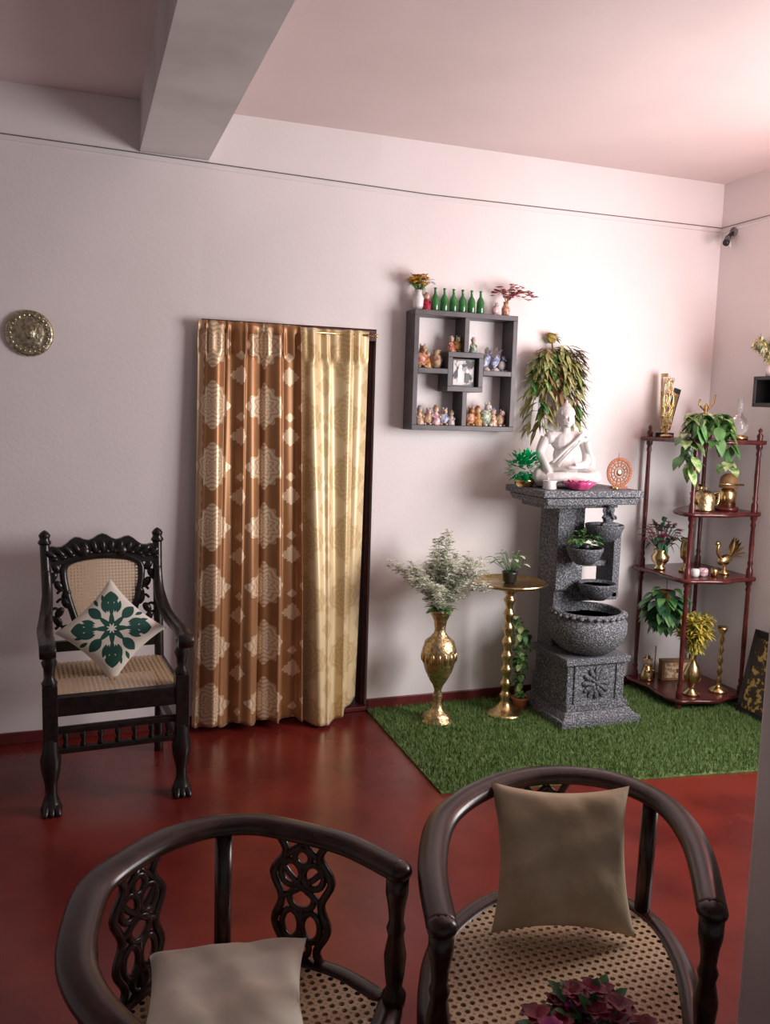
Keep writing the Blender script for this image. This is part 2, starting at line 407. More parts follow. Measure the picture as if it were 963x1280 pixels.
def petal(nf,ph,r0,wd,lenn):
    c=mth(nt,'ABSOLUTE',mth(nt,'SINE',mth(nt,'ADD',mth(nt,'MULTIPLY',th,nf/2),ph)))
    lat=mth(nt,'MULTIPLY',mth(nt,'MULTIPLY',c,2.0/nf),r)
    k=mth(nt,'DIVIDE',mth(nt,'SUBTRACT',r,r0),lenn)
    q=mth(nt,'SUBTRACT',wd,mth(nt,'MULTIPLY',mth(nt,'MULTIPLY',k,k),wd))
    return mth(nt,'LESS_THAN',lat,q)
k=petal(8,0,.26,.055,.20)
for a_ in ((4,0,.62,.13,.26),(4,PI/2,.62,.07,.34),(4,PI/2,.86,.20,.18),(12,.4,.62,.06,.19),(12,-.4,.62,.06,.19),(4,PI/4+.25,.86,.05,.15),(4,PI/4-.25,.86,.05,.15)):
    k=mth(nt,'MAXIMUM',k,petal(*a_))
nt.links.new(mixc(nt,k,(.74,.70,.62),(.012,.075,.055)),bb.inputs['Base Color'])
pillow('green_applique_cushion',.32,.10,m,(.125,-.475,.635),(0,0,0)).rotation_euler=(Euler((math.radians(66),0,0)).to_matrix()@Euler((0,0,PI/4)).to_matrix()).to_euler()
beige=mat('beige_cushion_cloth',(.58,.46,.31),.85,col2=(.50,.38,.24),ns=14,bump=.4)
cream=mat('cream_cushion_cloth',(.92,.85,.73),.85,col2=(.86,.78,.64),ns=9,bump=.4)

# ------------------------------------------------------------ barrel chairs
def barrel(rim,zr,zs,posts,splats,name,seatin=.03):
    cx=sum(p[0] for p in rim)/len(rim);cy=sum(p[1] for p in rim)/len(rim)
    b=B();pts=cr([(p[0]-cx,p[1]-cy,0) for p in rim],10)
    n=len(pts)
    ins=[]
    for i,q in enumerate(pts):
        t=(pts[min(i+1,n-1)]-pts[max(i-1,0)]).normalized();nr=V((-t.y,t.x,0))
        if nr.dot(-q)<0: nr=-nr
        ins.append(q+nr*.026)
    def at(t): 
        f=t*(n-1);i=min(int(f),n-2);return ins[i].lerp(ins[i+1],f-i)
    rp=[V((q.x,q.y,zr-.02+.012*math.sin(PI*i/(n-1)))) for i,q in enumerate(ins)]
    b.tube(rp,[.027+.006*math.sin(PI*i/(n-1)) for i in range(n)],rosew,12,up=(0,0,1),ry=.019)
    for e in (rp[0],rp[-1]): b.ell(e,(.028,.028,.019),rosew)
    ring=[at(t/40) for t in range(41)]
    ring=[q*.97 for q in ring]
    f=(ring[0]+ring[-1])/2;fd=f.normalized();ring.append(ring[40].lerp(ring[0],.33)+fd*.03);ring.append(ring[40].lerp(ring[0],.67)+fd*.03)
    rr=cr([(q.x,q.y,zs-.015) for q in ring],3,True)
    b.tube(rr,.030,rosew,10,up=(0,0,1),closed=True,ry=.026)
    b.prism([(q.x,q.y) for q in ring],zs-.002,zs+.004,caneS)
    apron=[V((q.x,q.y,zs-.055)) for q in rr];b.tube(apron,.014,rosew,8,up=(0,0,1),closed=True,ry=.028)
    for t in posts:
        q=at(t);front=t in (0,1);h=zr-.03
        if front:
            prof=[(.022,zs),(.024,zs+.02),(.015,zs+.035),(.019,zs+.06),(.022,zs+.10),(.015,zs+.14),(.019,zs+.155),(.014,zs+.17),(.017,zs+.20),(.022,zs+.225),(.022,h)]
            b.lathe(prof,rosew,(q.x,q.y,0),16)
        else:
            b.tube([(q.x*.98,q.y*.98,zs-.02),(q.x,q.y,h)],.018,rosew,8)
    for t in (0,.33,.67,1):
        q=at(t)*.96
        b.lathe([(.016,0),(.02,.03),(.018,.12),(.024,.25),(.03,.36),(.028,zs-.02)],rosew,(q.x,q.y,0),14)
    for t1,t2 in ((0,.67),(1,.33)):
        a,c=at(t1)*.95,at(t2)*.95;b.tube([(a.x,a.y,.17),(c.x,c.y,.17)],.012,rosew,8)
    for t in splats:
        q=at(t);dl=(at(min(t+.02,1))-at(max(t-.02,0))).normalized()*1.25
        z0,z1=zs,zr-.03;Hh=z1-z0
        def pt(u,v): return (q.x*(.98+.02*v)+dl.x*u,q.y*(.98+.02*v)+dl.y*u,z0+v*Hh)
        def loop(cu,cv,ru,rv,r=.0075):
            b.tube([pt(cu+ru*math.cos(2*PI*i/16),cv+rv*math.sin(2*PI*i/16)) for i in range(16)],r,rosew,6,closed=True)
        for sx in (-1,1):
            b.tube(cr([pt(*w) for w in [(sx*.04,0),(sx*.03,.12),(sx*.048,.3),(sx*.035,.5),(sx*.052,.7),(sx*.03,.88),(sx*.042,1)]],4),.009,rosew,6)
            loop(sx*.02,.72,.018,.10);loop(sx*.018,.30,.016,.12)
            b.tube(cr([pt(sx*.04,.5),pt(0,.62),pt(sx*-.035,.8),pt(0,.98)],4),.007,rosew,6)
        loop(0,.52,.022,.09);loop(0,.86,.014,.07);loop(0,.12,.016,.08)
        b.tube([pt(0,0),pt(0,.45)],.007,rosew,6)
    return b.finish(name,(cx,cy,0),bevel=.0)
rimR=[(.545,-2.955),(.605,-2.77),(.71,-2.595),(.88,-2.485),(1.05,-2.465),(1.195,-2.54),(1.25,-2.69),(1.20,-2.87),(1.07,-3.075)]
barrel(rimR,.745,.455,(0,.22,.72,1),(.5,),'barrel_armchair')
c=(.255,-2.79)
rimL=[(c[0]+rr*math.cos(math.radians(a)),c[1]+rr*math.sin(math.radians(a))) for a,rr in ((5,.33),(28,.30),(50,.285),(72,.295),(92,.292),(113,.28),(135,.272),(157,.28),(180,.285),(202,.315),(222,.35),(240,.39),(256,.42))]
barrel(rimL,.745,.455,(0,.31,.63,1),(.165,.48),'barrel_armchair.001')
pillow('beige_cushion',.315,.12,beige,(1.0,-2.645,.615),(math.radians(68),0,math.radians(-20)),wr=.006)
pillow('cream_cushion',.31,.09,cream,(.24,-2.755,.512),(math.radians(4),math.radians(-3),math.radians(-12)),wr=.006)

# ------------------------------------------------------------ flowers helper
def blossom(b,p,r,mt,n=6,c=None):
    p=V(p)
    for i in range(n):
        a=2*PI*i/n+R(-.2,.2);d=V((math.cos(a),math.sin(a),R(.2,.7)))
        b.leaf(p,d,r,r*.8,mt,.2)
    if c: b.ell(p+V((0,0,r*.2)),r*.22,c,seg=6,rings=4)
def spray(b,p0,n,L,spread,stemM,fn,lean=(0,0)):
    p0=V(p0)
    for i in range(n):
        a=2*PI*i/n+R(-.3,.3);s=R(.2,1)*spread
        tip=p0+V((math.cos(a)*s+lean[0],math.sin(a)*s*.7+lean[1],L*R(.6,1)*(1-.25*(s/spread)**2)))
        mid=p0.lerp(tip,.5)+V((0,0,L*.12))
        pts=cr([p0,mid,tip],5);b.tube(pts,.0018,stemM,5)
        fn(b,pts)
b=B();b.lathe([(.0,.0),(.12,0),(.13,.02),(.03,.05),(.025,.42),(.06,.46),(.21,.475),(.22,.49),(.21,.5),(0,.5)],rosew,seg=40);b.finish('side_table',(.66,-3.32,0))
b=B();b.lathe([(.03,0),(.045,.02),(.05,.06),(.04,.10),(.045,.14),(0.038,.14)],white)
for i in range(46):
    v=sph();v.z=abs(v.z);q=V((v.x*.10,v.y*.09,.15+v.z*.085))
    b.tube([(0,0,.12),q],.0015,leafD,4);blossom(b,q,R(.018,.028),dredF if i%4 else pinkF,8)
for i in range(110):
    v=sph();b.leaf((v.x*.07,v.y*.07,.13+abs(v.z)*.08),(v.x,v.y,.4*v.z+.3),.055,.022,leafD if i%2 else leafG)
b.finish('red_flower_bouquet',(.715,-3.19,.5))

# ------------------------------------------------------------ brass vase with flowers
b=B()
b.lathe([(.085,0),(.088,.012),(.07,.022),(.074,.034),(.045,.05),(.03,.07),(.02,.11),(.026,.14),(.018,.165),(.028,.195),(.045,.22),(.07,.27),(.086,.33),(.088,.38),(.075,.425),(.045,.45),(.03,.47),(.028,.49),(.034,.53),(.055,.575),(.065,.59),(.055,.588),(.025,.53),(0,.52)],brassd,seg=36)
for i in range(16):
    a=2*PI*i/16;b.ell((.083*math.cos(a),.083*math.sin(a),.345),(.012,.012,.03),brass,seg=8,rings=5)
b.finish('brass_flower_vase',(1.73,-.27,.008))
b=B()
def bloomline(b,pts):
    for q in pts[3:]:
        for k in range(8):
            d=sph();w=q+d*.034;b.tube([q,w],.0009,leafP,3);blossom(b,w,R(.011,.019),whiteF if k%4 else leafP,5)
        b.leaf(q,(R(-1,1),R(-1,1),R(-.2,.6)),.055,.014,leafP)
spray(b,(0,0,.0),32,.34,.27,leafP,bloomline)
spray(b,(0,0,.0),7,.47,.06,leafP,bloomline)
for i in range(14):
    a=R(0,2*PI);b.leaf((0,0,.02),(math.cos(a),math.sin(a),R(.2,1)),.11,.035,leafG,.4)
b.finish('white_blossom_arrangement',(1.73,-.27,.57))

# ------------------------------------------------------------ brass pedestal table with plant
b=B()
prof=[(.095,0),(.098,.012),(.08,.02),(.055,.035),(.035,.055),(.022,.085),(.034,.105),(.02,.125)]
z=.125
for k in range(7): prof+=[(.018,z+.01),(.024,z+.03),(.032,z+.045),(.024,z+.06),(.018,z+.072)];z+=.075
prof+=[(.03,.66),(.06,.685),(.14,.697),(.185,.705),(.195,.722),(.186,.722),(.178,.711),(0,.711)]
b.lathe(prof,brass,seg=40)
b.finish('brass_pedestal_stand',(2.12,-.27,.008))
b=B();b.lathe([(.025,0),(.035,.01),(.04,.05),(.042,.06),(.036,.06),(.033,.045),(0,.045)],black)
for i in range(22):
    a=R(0,2*PI);q=(R(-.01,.01),R(-.01,.01),.05);t=V((math.cos(a)*R(.03,.10),math.sin(a)*.06,R(.10,.16)))
    b.tube([q,t],.0015,leafG,4);b.leaf(t,(math.cos(a),math.sin(a),.1),.05,.022,leafG if i%3 else leafP,.3)
b.finish('small_potted_plant',(2.115,-.27,.720))

# ------------------------------------------------------------ fountain
b=B()
b.box((2.525,-.335,.029),(.47,.47,.042),stone);b.box((2.525,-.335,.065),(.44,.44,.035),stone,taper=.88);b.box((2.525,-.335,.10),(.37,.37,.04),stone)
b.box((2.515,-.345,.22),(.345,.33,.24),stone)
b.box((2.515,-.345,.345),(.385,.37,.035),stone)
for i in range(12):
    a=2*PI*i/12;b.ell((2.515+.055*math.cos(a),-.515,.225+.055*math.sin(a)),(.035,.010,.014),stoned,rot=(0,-a,0),seg=10,rings=6)
for i in range(8):
    a=2*PI*i/8+.2;b.ell((2.515+.028*math.cos(a),-.52,.225+.028*math.sin(a)),(.02,.010,.009),stone,rot=(0,-a,0),seg=10,rings=6)
b.ell((2.515,-.522,.225),.014,stone)
for sx in (-1,1):
    b.box((2.515+sx*.125,-.513,.225),(.018,.012,.20),stone)
for sz in (-1,1): b.box((2.515,-.513,.225+sz*.105),(.26,.012,.018),stone)
b.box((2.47,-.19,.62),(.17,.15,1.10),stone)
b.box((2.425,-.20,.93),(.10,.19,.52),stone)
b.box((2.50,-.215,.13),(.26,.22,.10),stone)
b.lathe([(0,.36),(.09,.36),(.14,.385),(.185,.43),(.205,.48),(.205,.53),(.185,.565),(.195,.58),(.185,.592),(.165,.59),(.165,.565),(.15,.50),(0,.47)],stone,(2.515,-.40,0),44)
b.lathe([(0,.548),(.166,.548)],glass('pond_water',(.6,.65,.7)),(2.515,-.40,0),32)
for i in range(30):
    a=2*PI*i/30;b.ell((2.515+.192*math.cos(a),-.40+.192*math.sin(a),.575),(.014,.014,.011),stone,seg=8,rings=5)
for z in (.965,.63): b.box((2.64,-.22,z),(.24,.16,.045),stone)
b.box((2.745,-.22,.80),(.045,.16,.36),stone);b.box((2.64,-.22,.80),(.2,.05,.03),stone)
b.box((2.565,-.19,1.15),(.26,.13,.06),stone)
for (x,y,z,r) in ((2.60,-.38,.975,.10),(2.475,-.40,.86,.095),(2.575,-.38,.665,.10)):
    b.lathe([(0,-.03),(r*.45,-.03),(r*.8,.0),(r,.045),(r*1.02,.06),(r*.9,.06),(r*.7,.02),(0,.01)],stoned,(x,y,z),28)
    b.tube([(x,y+.02,z-.01),(x,-.22,z-.015)],.022,stoned,8)
    b.lathe([(0,.045),(r*.9,.045)],black,(x,y,z),24)
b.box((2.45,-.27,1.135),(.44,.24,.028),stone);b.box((2.45,-.305,1.165),(.52,.37,.035),stone,taper=1.06)
b.box((2.447,-.305,1.205),(.585,.41,.035),stone)
b.finish('stone_water_fountain',bevel=.006)
# ganesh
b=B()
b.ell((0,0,.02),(.045,.035,.02),stoned);b.ell((0,0,.055),(.034,.03,.035),stoned);b.ell((0,-.005,.10),(.024,.022,.024),stoned)
for sx in (-1,1):
    b.ell((sx*.028,0,.10),(.014,.006,.02),stoned);b.tube([(sx*.02,0,.075),(sx*.042,-.01,.06),(sx*.03,-.03,.055)],[.011,.01,.008],stoned)
    b.tube([(sx*.01,-.01,.025),(sx*.05,-.025,.02),(0,-.04,.02)],.012,stoned)
b.tube(cr([(0,-.02,.10),(0,-.035,.08),(.008,-.038,.06),(.018,-.036,.055)],4),[.010]*6+[.006]*7,stoned);b.ell((0,0,.125),(.014,.014,.014),stoned)
b.finish('ganesh_statuette',(2.60,-.41,1.0205),remesh=.003).scale=(.9,.9,.9)
# buddha
b=B()
b.ell((0,0,.02),(.18,.125,.024),marble,seg=30)
for sx in (-1,1):
    b.tube(cr([(sx*.05,.03,.07),(sx*.12,-.01,.075),(sx*.155,-.055,.06)],4),[.052-.002*i for i in range(9)],marble,12)
    b.tube(cr([(sx*.155,-.055,.058),(sx*.09,-.10,.055),(-sx*.03,-.105,.068)],4),[.036-.0015*i for i in range(9)],marble,12)
    b.ell((sx*.155,-.055,.06),.038,marble)
b.ell((0,.02,.09),(.095,.07,.06),marble);b.ell((0,.02,.165),(.058,.046,.07),marble);b.ell((0,.012,.235),(.076,.050,.055),marble)
b.tube([(-.075,.018,.262),(.075,.018,.262)],.032,marble,12);b.ell((-.08,.018,.256),.034,marble);b.ell((.08,.018,.256),.034,marble)
b.tube([(0,.01,.27),(0,.005,.33)],.025,marble,12)
b.ell((0,-.002,.358),(.042,.045,.053),marble,seg=20,rings=14);b.ell((0,.006,.378),(.045,.046,.042),marble,seg=20,rings=12);b.ell((0,.01,.418),(.026,.026,.022),marble);b.ell((0,.01,.438),(.009,.009,.016),marble)
b.ell((0,-.046,.354),(.005,.008,.012),marble);b.ell((0,-.042,.335),(.012,.005,.003),marble)
for k in range(240):
    u=(k+.5)/240;zz=1-u*.98;an=k*2.39996;rr_=math.sqrt(max(0,1-zz*zz))
    px_,py_,pz_=rr_*math.cos(an)*.046,.009+rr_*math.sin(an)*.046,.378+zz*.044
    if py_<-.022 and pz_<.395: continue
    b.ell((px_,py_,pz_),.0052,marble,seg=6,rings=4)
b.tube([(-.012,-.044,.3705),(-.024,-.038,.369)],.003,marble,6);b.tube([(.012,-.044,.3705),(.024,-.038,.369)],.003,marble,6)
b.ell((0,-.036,.318),(.013,.010,.009),marble)
for sx in (-1,1):
    b.ell((sx*.044,.006,.342),(.006,.011,.028),marble);b.ell((sx*.016,-.042,.364),(.010,.004,.005),marble)
b.tube(cr([(.103,.02,.255),(.130,.02,.18),(.10,-.04,.125),(.02,-.10,.115)],5),[.029-.0008*i for i in range(16)],marble,12)
b.tube(cr([(-.103,.02,.255),(-.134,.01,.175),(-.125,-.06,.12),(-.115,-.105,.075)],5),[.029-.0008*i for i in range(16)],marble,12)
b.ell((.01,-.105,.108),(.035,.02,.010),marble)
for k in range(4): b.tube([(-.125+k*.009,-.105,.075),(-.125+k*.009,-.118,.045)],.005,marble,6)
b.tube(cr([(.09,-.02,.285),(.05,-.045,.25),(-.02,-.042,.19),(-.07,-.02,.13)],5),.009,marble,8)
b.tube(cr([(.10,-.01,.28),(.065,-.045,.235),(.0,-.046,.17),(-.05,-.04,.11)],5),.007,marble,8)
b.tube(cr([(.12,-.0,.24),(.148,.0,.15),(.15,.01,.06)],5),[.018]*5+[.028]*6,marble,8)
b.finish('buddha_statue',(2.385,-.30,1.2225),rz=math.radians(-12),remesh=.0028).scale=(.96,.96,1)
# items on slab
b=B();b.lathe([(.03,0),(.034,.005),(.03,.03),(.036,.045),(.032,.046),(0,.03)],white,seg=20,mod=lambda a,t:1+.06*math.cos(a*10));b.finish('white_crystal_bowl',(2.235,-.42,1.2225))
b=B();b.lathe([(.03,0),(.05,.008),(.072,.03),(.08,.045),(.07,.04),(.04,.02),(0,.015)],pinkGl,seg=48,mod=lambda a,t:1+.10*t*math.cos(a*9))
for i in range(9):
    a=2*PI*i/9;b.leaf((.02*math.cos(a),.02*math.sin(a),.02),(math.cos(a),math.sin(a),.7),.05,.03,pinkGl,-.1)
b.finish('pink_crystal_lotus_bowl',(2.38,-.465,1.2225))
b=B();b.lathe([(.03,0),(.032,.01),(.026,.015),(.03,.03),(.024,.055),(.012,.068),(.010,.078),(.004,.11),(0,.115)],white,seg=24);b.finish('miniature_stupa',(2.605,-.20,1.2225))
b=B()
for i in range(28):
    a=2*PI*i/28
    b.ell((.068*math.cos(a),0,.085+.068*math.sin(a)),(.010,.004,.010),terra,seg=8,rings=5)
    if i%2==0: b.tube([(.03*math.cos(a),0,.085+.03*math.sin(a)),(.064*math.cos(a),0,.085+.064*math.sin(a))],.003,terra,5)
for rr in (.03,.05,.075): b.tube([(rr*math.cos(2*PI*i/32),0,.085+rr*math.sin(2*PI*i/32)) for i in range(32)],.0035,terra,6,closed=True)
b.ell((0,0,.085),(.02,.008,.02),brass);b.box((0,0,.006),(.09,.03,.012),terra)
b.finish('dharma_wheel_ornament',(2.665,-.39,1.2225))
b=B();b.lathe([(.014,0),(.016,.01),(.008,.02),(.0,.02)],brass);b.tube([(0,0,.01),(.008,0,.19)],.0015,leafB,5);b.finish('incense_stick_holder',(2.60,-.46,1.2225))
b=B();b.lathe([(.04,0),(.045,.01),(.055,.03),(.05,.045),(0,.04)],brass)
for i in range(300):
    v=sph();q=V((v.x*.11,v.y*.07,.105+v.z*.075));b.leaf(q,v+V((0,0,.3)),.03,.018,tinsel,.1)
b.finish('green_tinsel_bush',(2.18,-.26,1.2225))
b=B();b.lathe([(.035,0),(.045,.06),(.05,.065),(.045,.07),(0,.06)],terra)
for k in range(9):
    p0=(0,0,.06);pts=cr([p0,(R(-.03,.02),R(-.05,.02),.15+R(0,.1)),(R(-.06,.03),R(-.07,.03),.3+R(0,.12)),(R(-.05,.04),R(-.05,.05),.42+R(-.05,.10))],6)
    b.tube(pts,.0018,leafG,4)
    for q in pts[::1]:
        d=sph();b.leaf(q,d,.038,.034,leafG if k%3 else leafV,.4)
b.finish('ivy_plant',(2.24,-.22,.009))
b=B();b.lathe([(.025,0),(.03,.03),(.0,.028)],black)
for i in range(90):
    v=sph();q=V((v.x*.085,v.y*.05,.055+v.z*.04));b.leaf(q,(v.x,v.y,abs(v.z)*.5),.038,.024,leafV if i%3==0 else leafG,.5)
b.finish('fountain_greenery',(2.475,-.40,.906))

# ------------------------------------------------------------ hanging plant on wall
b=B();b.tube([(0,.0,.10),(0,-.03,.10),(0,-.04,.08),(0,-.05,-.02)],.005,leafB,6);b.ell((0,-.03,.075),(.03,.025,.03),leafO)
for i in range(12):
    a=PI+PI*i/11;b.leaf((0,-.03,.08),(math.cos(a)*.7,math.sin(a)*.5,R(-.3,.6)),.06,.03,leafO if i%2 else oranF)
for k in range(46):
    a=R(PI,2*PI) ;s=R(.05,.20);top=V((R(-.03,.03),-.05,R(-.06,.02)))
    side=1 if k%2 else -1
    if k<24: end=V((math.cos(a)*s,math.sin(a)*s*.45-.03,-R(.10,.32)+abs(math.cos(a)*s)*.7))
    else: end=V((side*R(.04,.16),-R(.03,.10),-R(.28,.44)))
    end.y=min(end.y,-.03)
    pts=cr([top,top.lerp(end,.4)+V(((end.x)*.4,-.03,.05)),end],6);b.tube(pts,.0016,leafO,4)
    mt=[leafO,leafG,leafO,leafB,leafO][k%5]
    for q in pts[2:]:
        for e in range(1+k%2):
            d=V((end.x*5+R(-.7,.7),-abs(R(.1,.6)),R(-1.0,.2)));b.leaf(q,d,R(.06,.095),.025,mt,.35)
b.finish('hanging_plant',(2.43,0,1.935))

# ------------------------------------------------------------ wall display shelf
sx0,sx1,sz0,sz1,sd=1.594,2.173,1.50,2.102,.125
t=.026;cxs=(sx0+sx1)/2;czs=(sz0+sz1)/2;hb=.10
b=B()
def sb(xa,xb,za,zb): b.box(((xa+xb)/2,-sd/2,(za+zb)/2),(xb-xa,sd,zb-za),shelfM)
sb(sx0,sx1,sz1-t,sz1);sb(sx0,sx1,sz0,sz0+t);sb(sx0,sx0+t,sz0+t,sz1-t);sb(sx1-t,sx1,sz0+t,sz1-t)
sb(cxs-hb,cxs+hb,czs+hb-t,czs+hb);sb(cxs-hb,cxs+hb,czs-hb,czs-hb+t);sb(cxs-hb,cxs-hb+t,czs-hb+t,czs+hb-t);sb(cxs+hb-t,cxs+hb,czs-hb+t,czs+hb-t)
sb(cxs-t/2,cxs+t/2,czs+hb,sz1-t);sb(cxs-t/2,cxs+t/2,sz0+t,czs-hb);sb(sx0+t,cxs-hb,czs-t/2,czs+t/2);sb(cxs+hb,sx1-t,czs-t/2,czs+t/2)
b.finish('display_shelf',bevel=.002)
b=B();b.box((0,0,.07),(.13,.012,.14),black);b.box((0,-.007,.07),(.115,.002,.125),paper)
b.box((-.02,-.009,.055),(.025,.002,.07),white);b.ell((-.02,-.009,.10),(.012,.002,.014),white);b.box((.02,-.009,.045),(.025,.002,.05),black);b.ell((.02,-.009,.08),(.011,.002,.013),white)
b.finish('framed_photograph',(cxs,-.09,czs-hb+t+.001))
def figurine(b,x,y,z,h,c1,c2,kind=0):
    b.at(x,y,z,rz=R(-.4,.4))
    if kind==0:
        b.lathe([(h*.24,0),(h*.26,h*.05),(h*.22,h*.3),(h*.14,h*.55),(h*.08,h*.66),(0,h*.68)],c1,seg=14)
        b.ell((0,-h*.02,h*.76),h*.15,skin,seg=12,rings=8)
        b.lathe([(h*.2,h*.84),(h*.19,h*.86),(h*.11,h*.88),(h*.09,h*.98),(0,h)],c2,seg=14)
        for s in (-1,1):
            b.tube([(s*h*.13,0,h*.56),(s*h*.24,-h*.06,h*.42),(s*h*.12,-h*.2,h*.38)],h*.05,c1,6);b.ell((s*h*.1,-h*.14,h*.05),(h*.08,h*.12,h*.05),c2,seg=8,rings=5)
            b.ell((s*h*.05,-h*.15,h*.78),h*.02,black,seg=6,rings=4)
    else:
        b.ell((0,0,h*.4),(h*.3,h*.22,h*.34),c1,seg=12);b.ell((h*.05,-h*.1,h*.78),h*.17,c2,seg=12)
        for s in (-1,1): b.ell((s*h*.1+h*.05,-h*.05,h*.95),(h*.05,h*.03,h*.09),c1,seg=8,rings=5);b.ell((s*h*.15,-h*.16,h*.06),(h*.1,h*.14,h*.07),c2,seg=8,rings=5);b.ell((s*h*.06+h*.05,-h*.25,h*.8),h*.02,black,seg=6,rings=4)
        b.ell((h*.05,-h*.27,h*.73),(h*.06,h*.05,h*.04),c1,seg=8,rings=5)
    b.at()
b=B();zb=sz0+t
for i,(x,h) in enumerate([(1.655,.10),(1.70,.085),(1.745,.105),(1.79,.09),(1.835,.08),(1.94,.10),(1.985,.11),(2.03,.125),(2.075,.10),(2.12,.09)]):
    figurine(b,x,-.075,zb,h,cols[(i*3+1)%8],cols[(i*5+2)%8],i%2)
zm=czs+t/2
figurine(b,1.655,-.07,zm,.12,cols[0],cols[4],1);figurine(b,1.70,-.05,zm,.095,cols[3],cols[6],0)
b.at(1.745,-.06,zm);b.lathe([(.02,0),(.03,.02),(.034,.045),(.02,.075),(.018,.09),(.024,.095)],cols[4],seg=18);b.at()
for i,x in enumerate((cxs-.065,cxs-.03,cxs+.06)): figurine(b,x,-.075,czs+hb,.085,cols[(i*3)%8],cols[(i+5)%8],i%2)
for x in (2.03,2.085):
    b.at(x,-.06,zm,rz=.3);b.lathe([(.025,0),(.022,.01),(.01,.02),(0,.02)],cols[5],seg=12)
    b.ell((0,0,.055),(.022,.016,.04),cols[2],rot=(0,.5,0));b.leaf((.01,0,.08),(.5,0,.8),.07,.045,cols[2]);b.leaf((-.01,0,.06),(-.6,0,.7),.07,.045,cols[5]);b.leaf((0,0,.08),(.1,0,1),.07,.035,cols[5]);b.at()
figurine(b,2.125,-.06,zm,.08,cols[5],cols[2],1)
b.finish('ceramic_figurines')
b=B()
for i in range(6):
    b.at(1.725+i*.051,-.065,sz1);b.lathe([(0,0),(.018,0),(.020,.005),(.020,.06),(.016,.075),(.007,.09),(.006,.112),(.008,.114),(.008,.12),(0,.12)],greenGl,seg=16)
b.finish('green_glass_bottles')
b=B();b.lathe([(.018,0),(.026,.02),(.028,.06),(.016,.085),(.022,.10),(0,.095)],white)
for i in range(90):
    v=sph();q=V((v.x*.06,v.y*.045,.145+v.z*.03));b.tube([(0,0,.09),q],.001,leafG,3)
    if i%3: blossom(b,q,.020,oranF,6)
    else: b.leaf(q,v,.03,.012,leafG)
b.finish('orange_flower_vase',(1.63,-.07,sz1))
b=B();b.lathe([(.015,0),(.02,.01),(.022,.04),(.012,.06),(.014,.075),(0,.07)],cols[0])
for k in range(14):
    a=R(-.4,3.5);e=V((math.cos(a)*.12+.03,R(-.04,.03),.09+abs(math.sin(a))*.07));pts=cr([(0,0,.07),(e.x*.4,e.y,.12),e],4);b.tube(pts,.0013,leafB,3)
    for q in pts[2:]: blossom(b,q+sph()*.01,.017,redF,6,whiteF)
b.finish('red_blossom_vase',(2.125,-.07,sz1))
b=B()
figurine(b,1.68,-.06,sz1,.095,redF,cols[0],0)
figurine(b,2.065,-.07,sz1,.07,cols[7],cols[5],1)
b.finish('red_ceramic_figurines')

# ------------------------------------------------------------ corner rack
b=B()
def rail(poly,z,th=.02): b.prism(poly,z-th,z,mahog)
full=[(3.515,-.02),(3.065,-.02)]+[(q.x,q.y) for q in cr([(3.05,-.06,0),(3.075,-.20,0),(3.055,-.33,0),(3.065,-.47,0),(3.17,-.50,0),(3.28,-.53,0),(3.39,-.50,0),(3.50,-.50,0)],5)]+[(3.515,-.5)]
half=[(3.515,-.08)]+[(q.x,q.y) for q in cr([(3.35,-.12,0),(3.2,-.22,0),(3.09,-.32,0),(3.065,-.46,0),(3.17,-.49,0),(3.28,-.52,0),(3.39,-.49,0),(3.50,-.50,0)],5)]+[(3.515,-.5)]
for z in (.075,.74,1.49): rail(full,z)
rail(half,1.10)
for z,pl in ((.075,full),(.74,full),(1.49,full),(1.10,half)):
    b.tube([(x,y,z-.012) for x,y in pl[1:-1]],.012,mahog,8)
def post(x,y,segs):
    prof=[(.010,.008),(.016,.018),(.020,.04),(.013,.055)]
    for a,c in segs:
        L=c-a;prof+=[(.018,a+.01),(.018,a+.04),(.011,a+.055),(.015,a+.075),(.011,a+.09),(.014,a+L*.5),(.011,c-.09),(.015,c-.075),(.011,c-.055),(.018,c-.04),(.018,c-.01)]
    prof+=[(.014,1.50),(.018,1.515),(.008,1.53),(.012,1.545),(0,1.56)]
    b.lathe(prof,mahog,(x,y,0),14)
post(3.09,-.055,[(.07,.74),(.74,1.49)]);post(3.09,-.455,[(.07,.74),(.74,1.10),(1.10,1.49)]);post(3.49,-.475,[(.07,.74),(.74,1.10),(1.10,1.49)]);post(3.49,-.05,[(.07,.74),(.74,1.49)])
b.finish('mahogany_corner_rack')
b=B();b.lathe([(.035,0),(.035,.012),(.01,.02),(0,.02)],brass)
for k in range(9):
    pts=cr([(0,0,.02),(R(-.03,.03),0,.10),(R(-.04,.04),R(-.01,.01),.19),(R(-.03,.03),0,.27+R(0,.06))],5);b.tube(pts,.003,brass,5)
    for q in pts[3::3]: b.tube([(q.x+.012*math.cos(i),q.y,q.z+.012*math.sin(i)) for i in range(6)],.002,brass,4,closed=True)
b.finish('brass_filigree_sculpture',(3.135,-.14,1.49))
b=B()
b.box((0,0,.012),(.10,.035,.024),black);b.box((-.02,0,.19),(.045,.008,.34),brass,rot=(0,-.05,0));b.box((-.02,-.006,.20),(.035,.004,.28),cols[5],rot=(0,-.05,0))
b.box((.04,0,.16),(.045,.008,.24),black,rot=(0,.25,0));b.box((.04,-.006,.17),(.03,.004,.16),brass,rot=(0,.25,0))
for i in range(5): b.tube([(-.04,-.008,.08+i*.05),(0,-.008,.10+i*.05)],.002,brass,4)
b.finish('award_plaque',(3.175,-.075,1.49),bevel=.001)
b=B();b.lathe([(.045,0),(.055,.06),(.06,.075),(.055,.08),(0,.07)],terra)
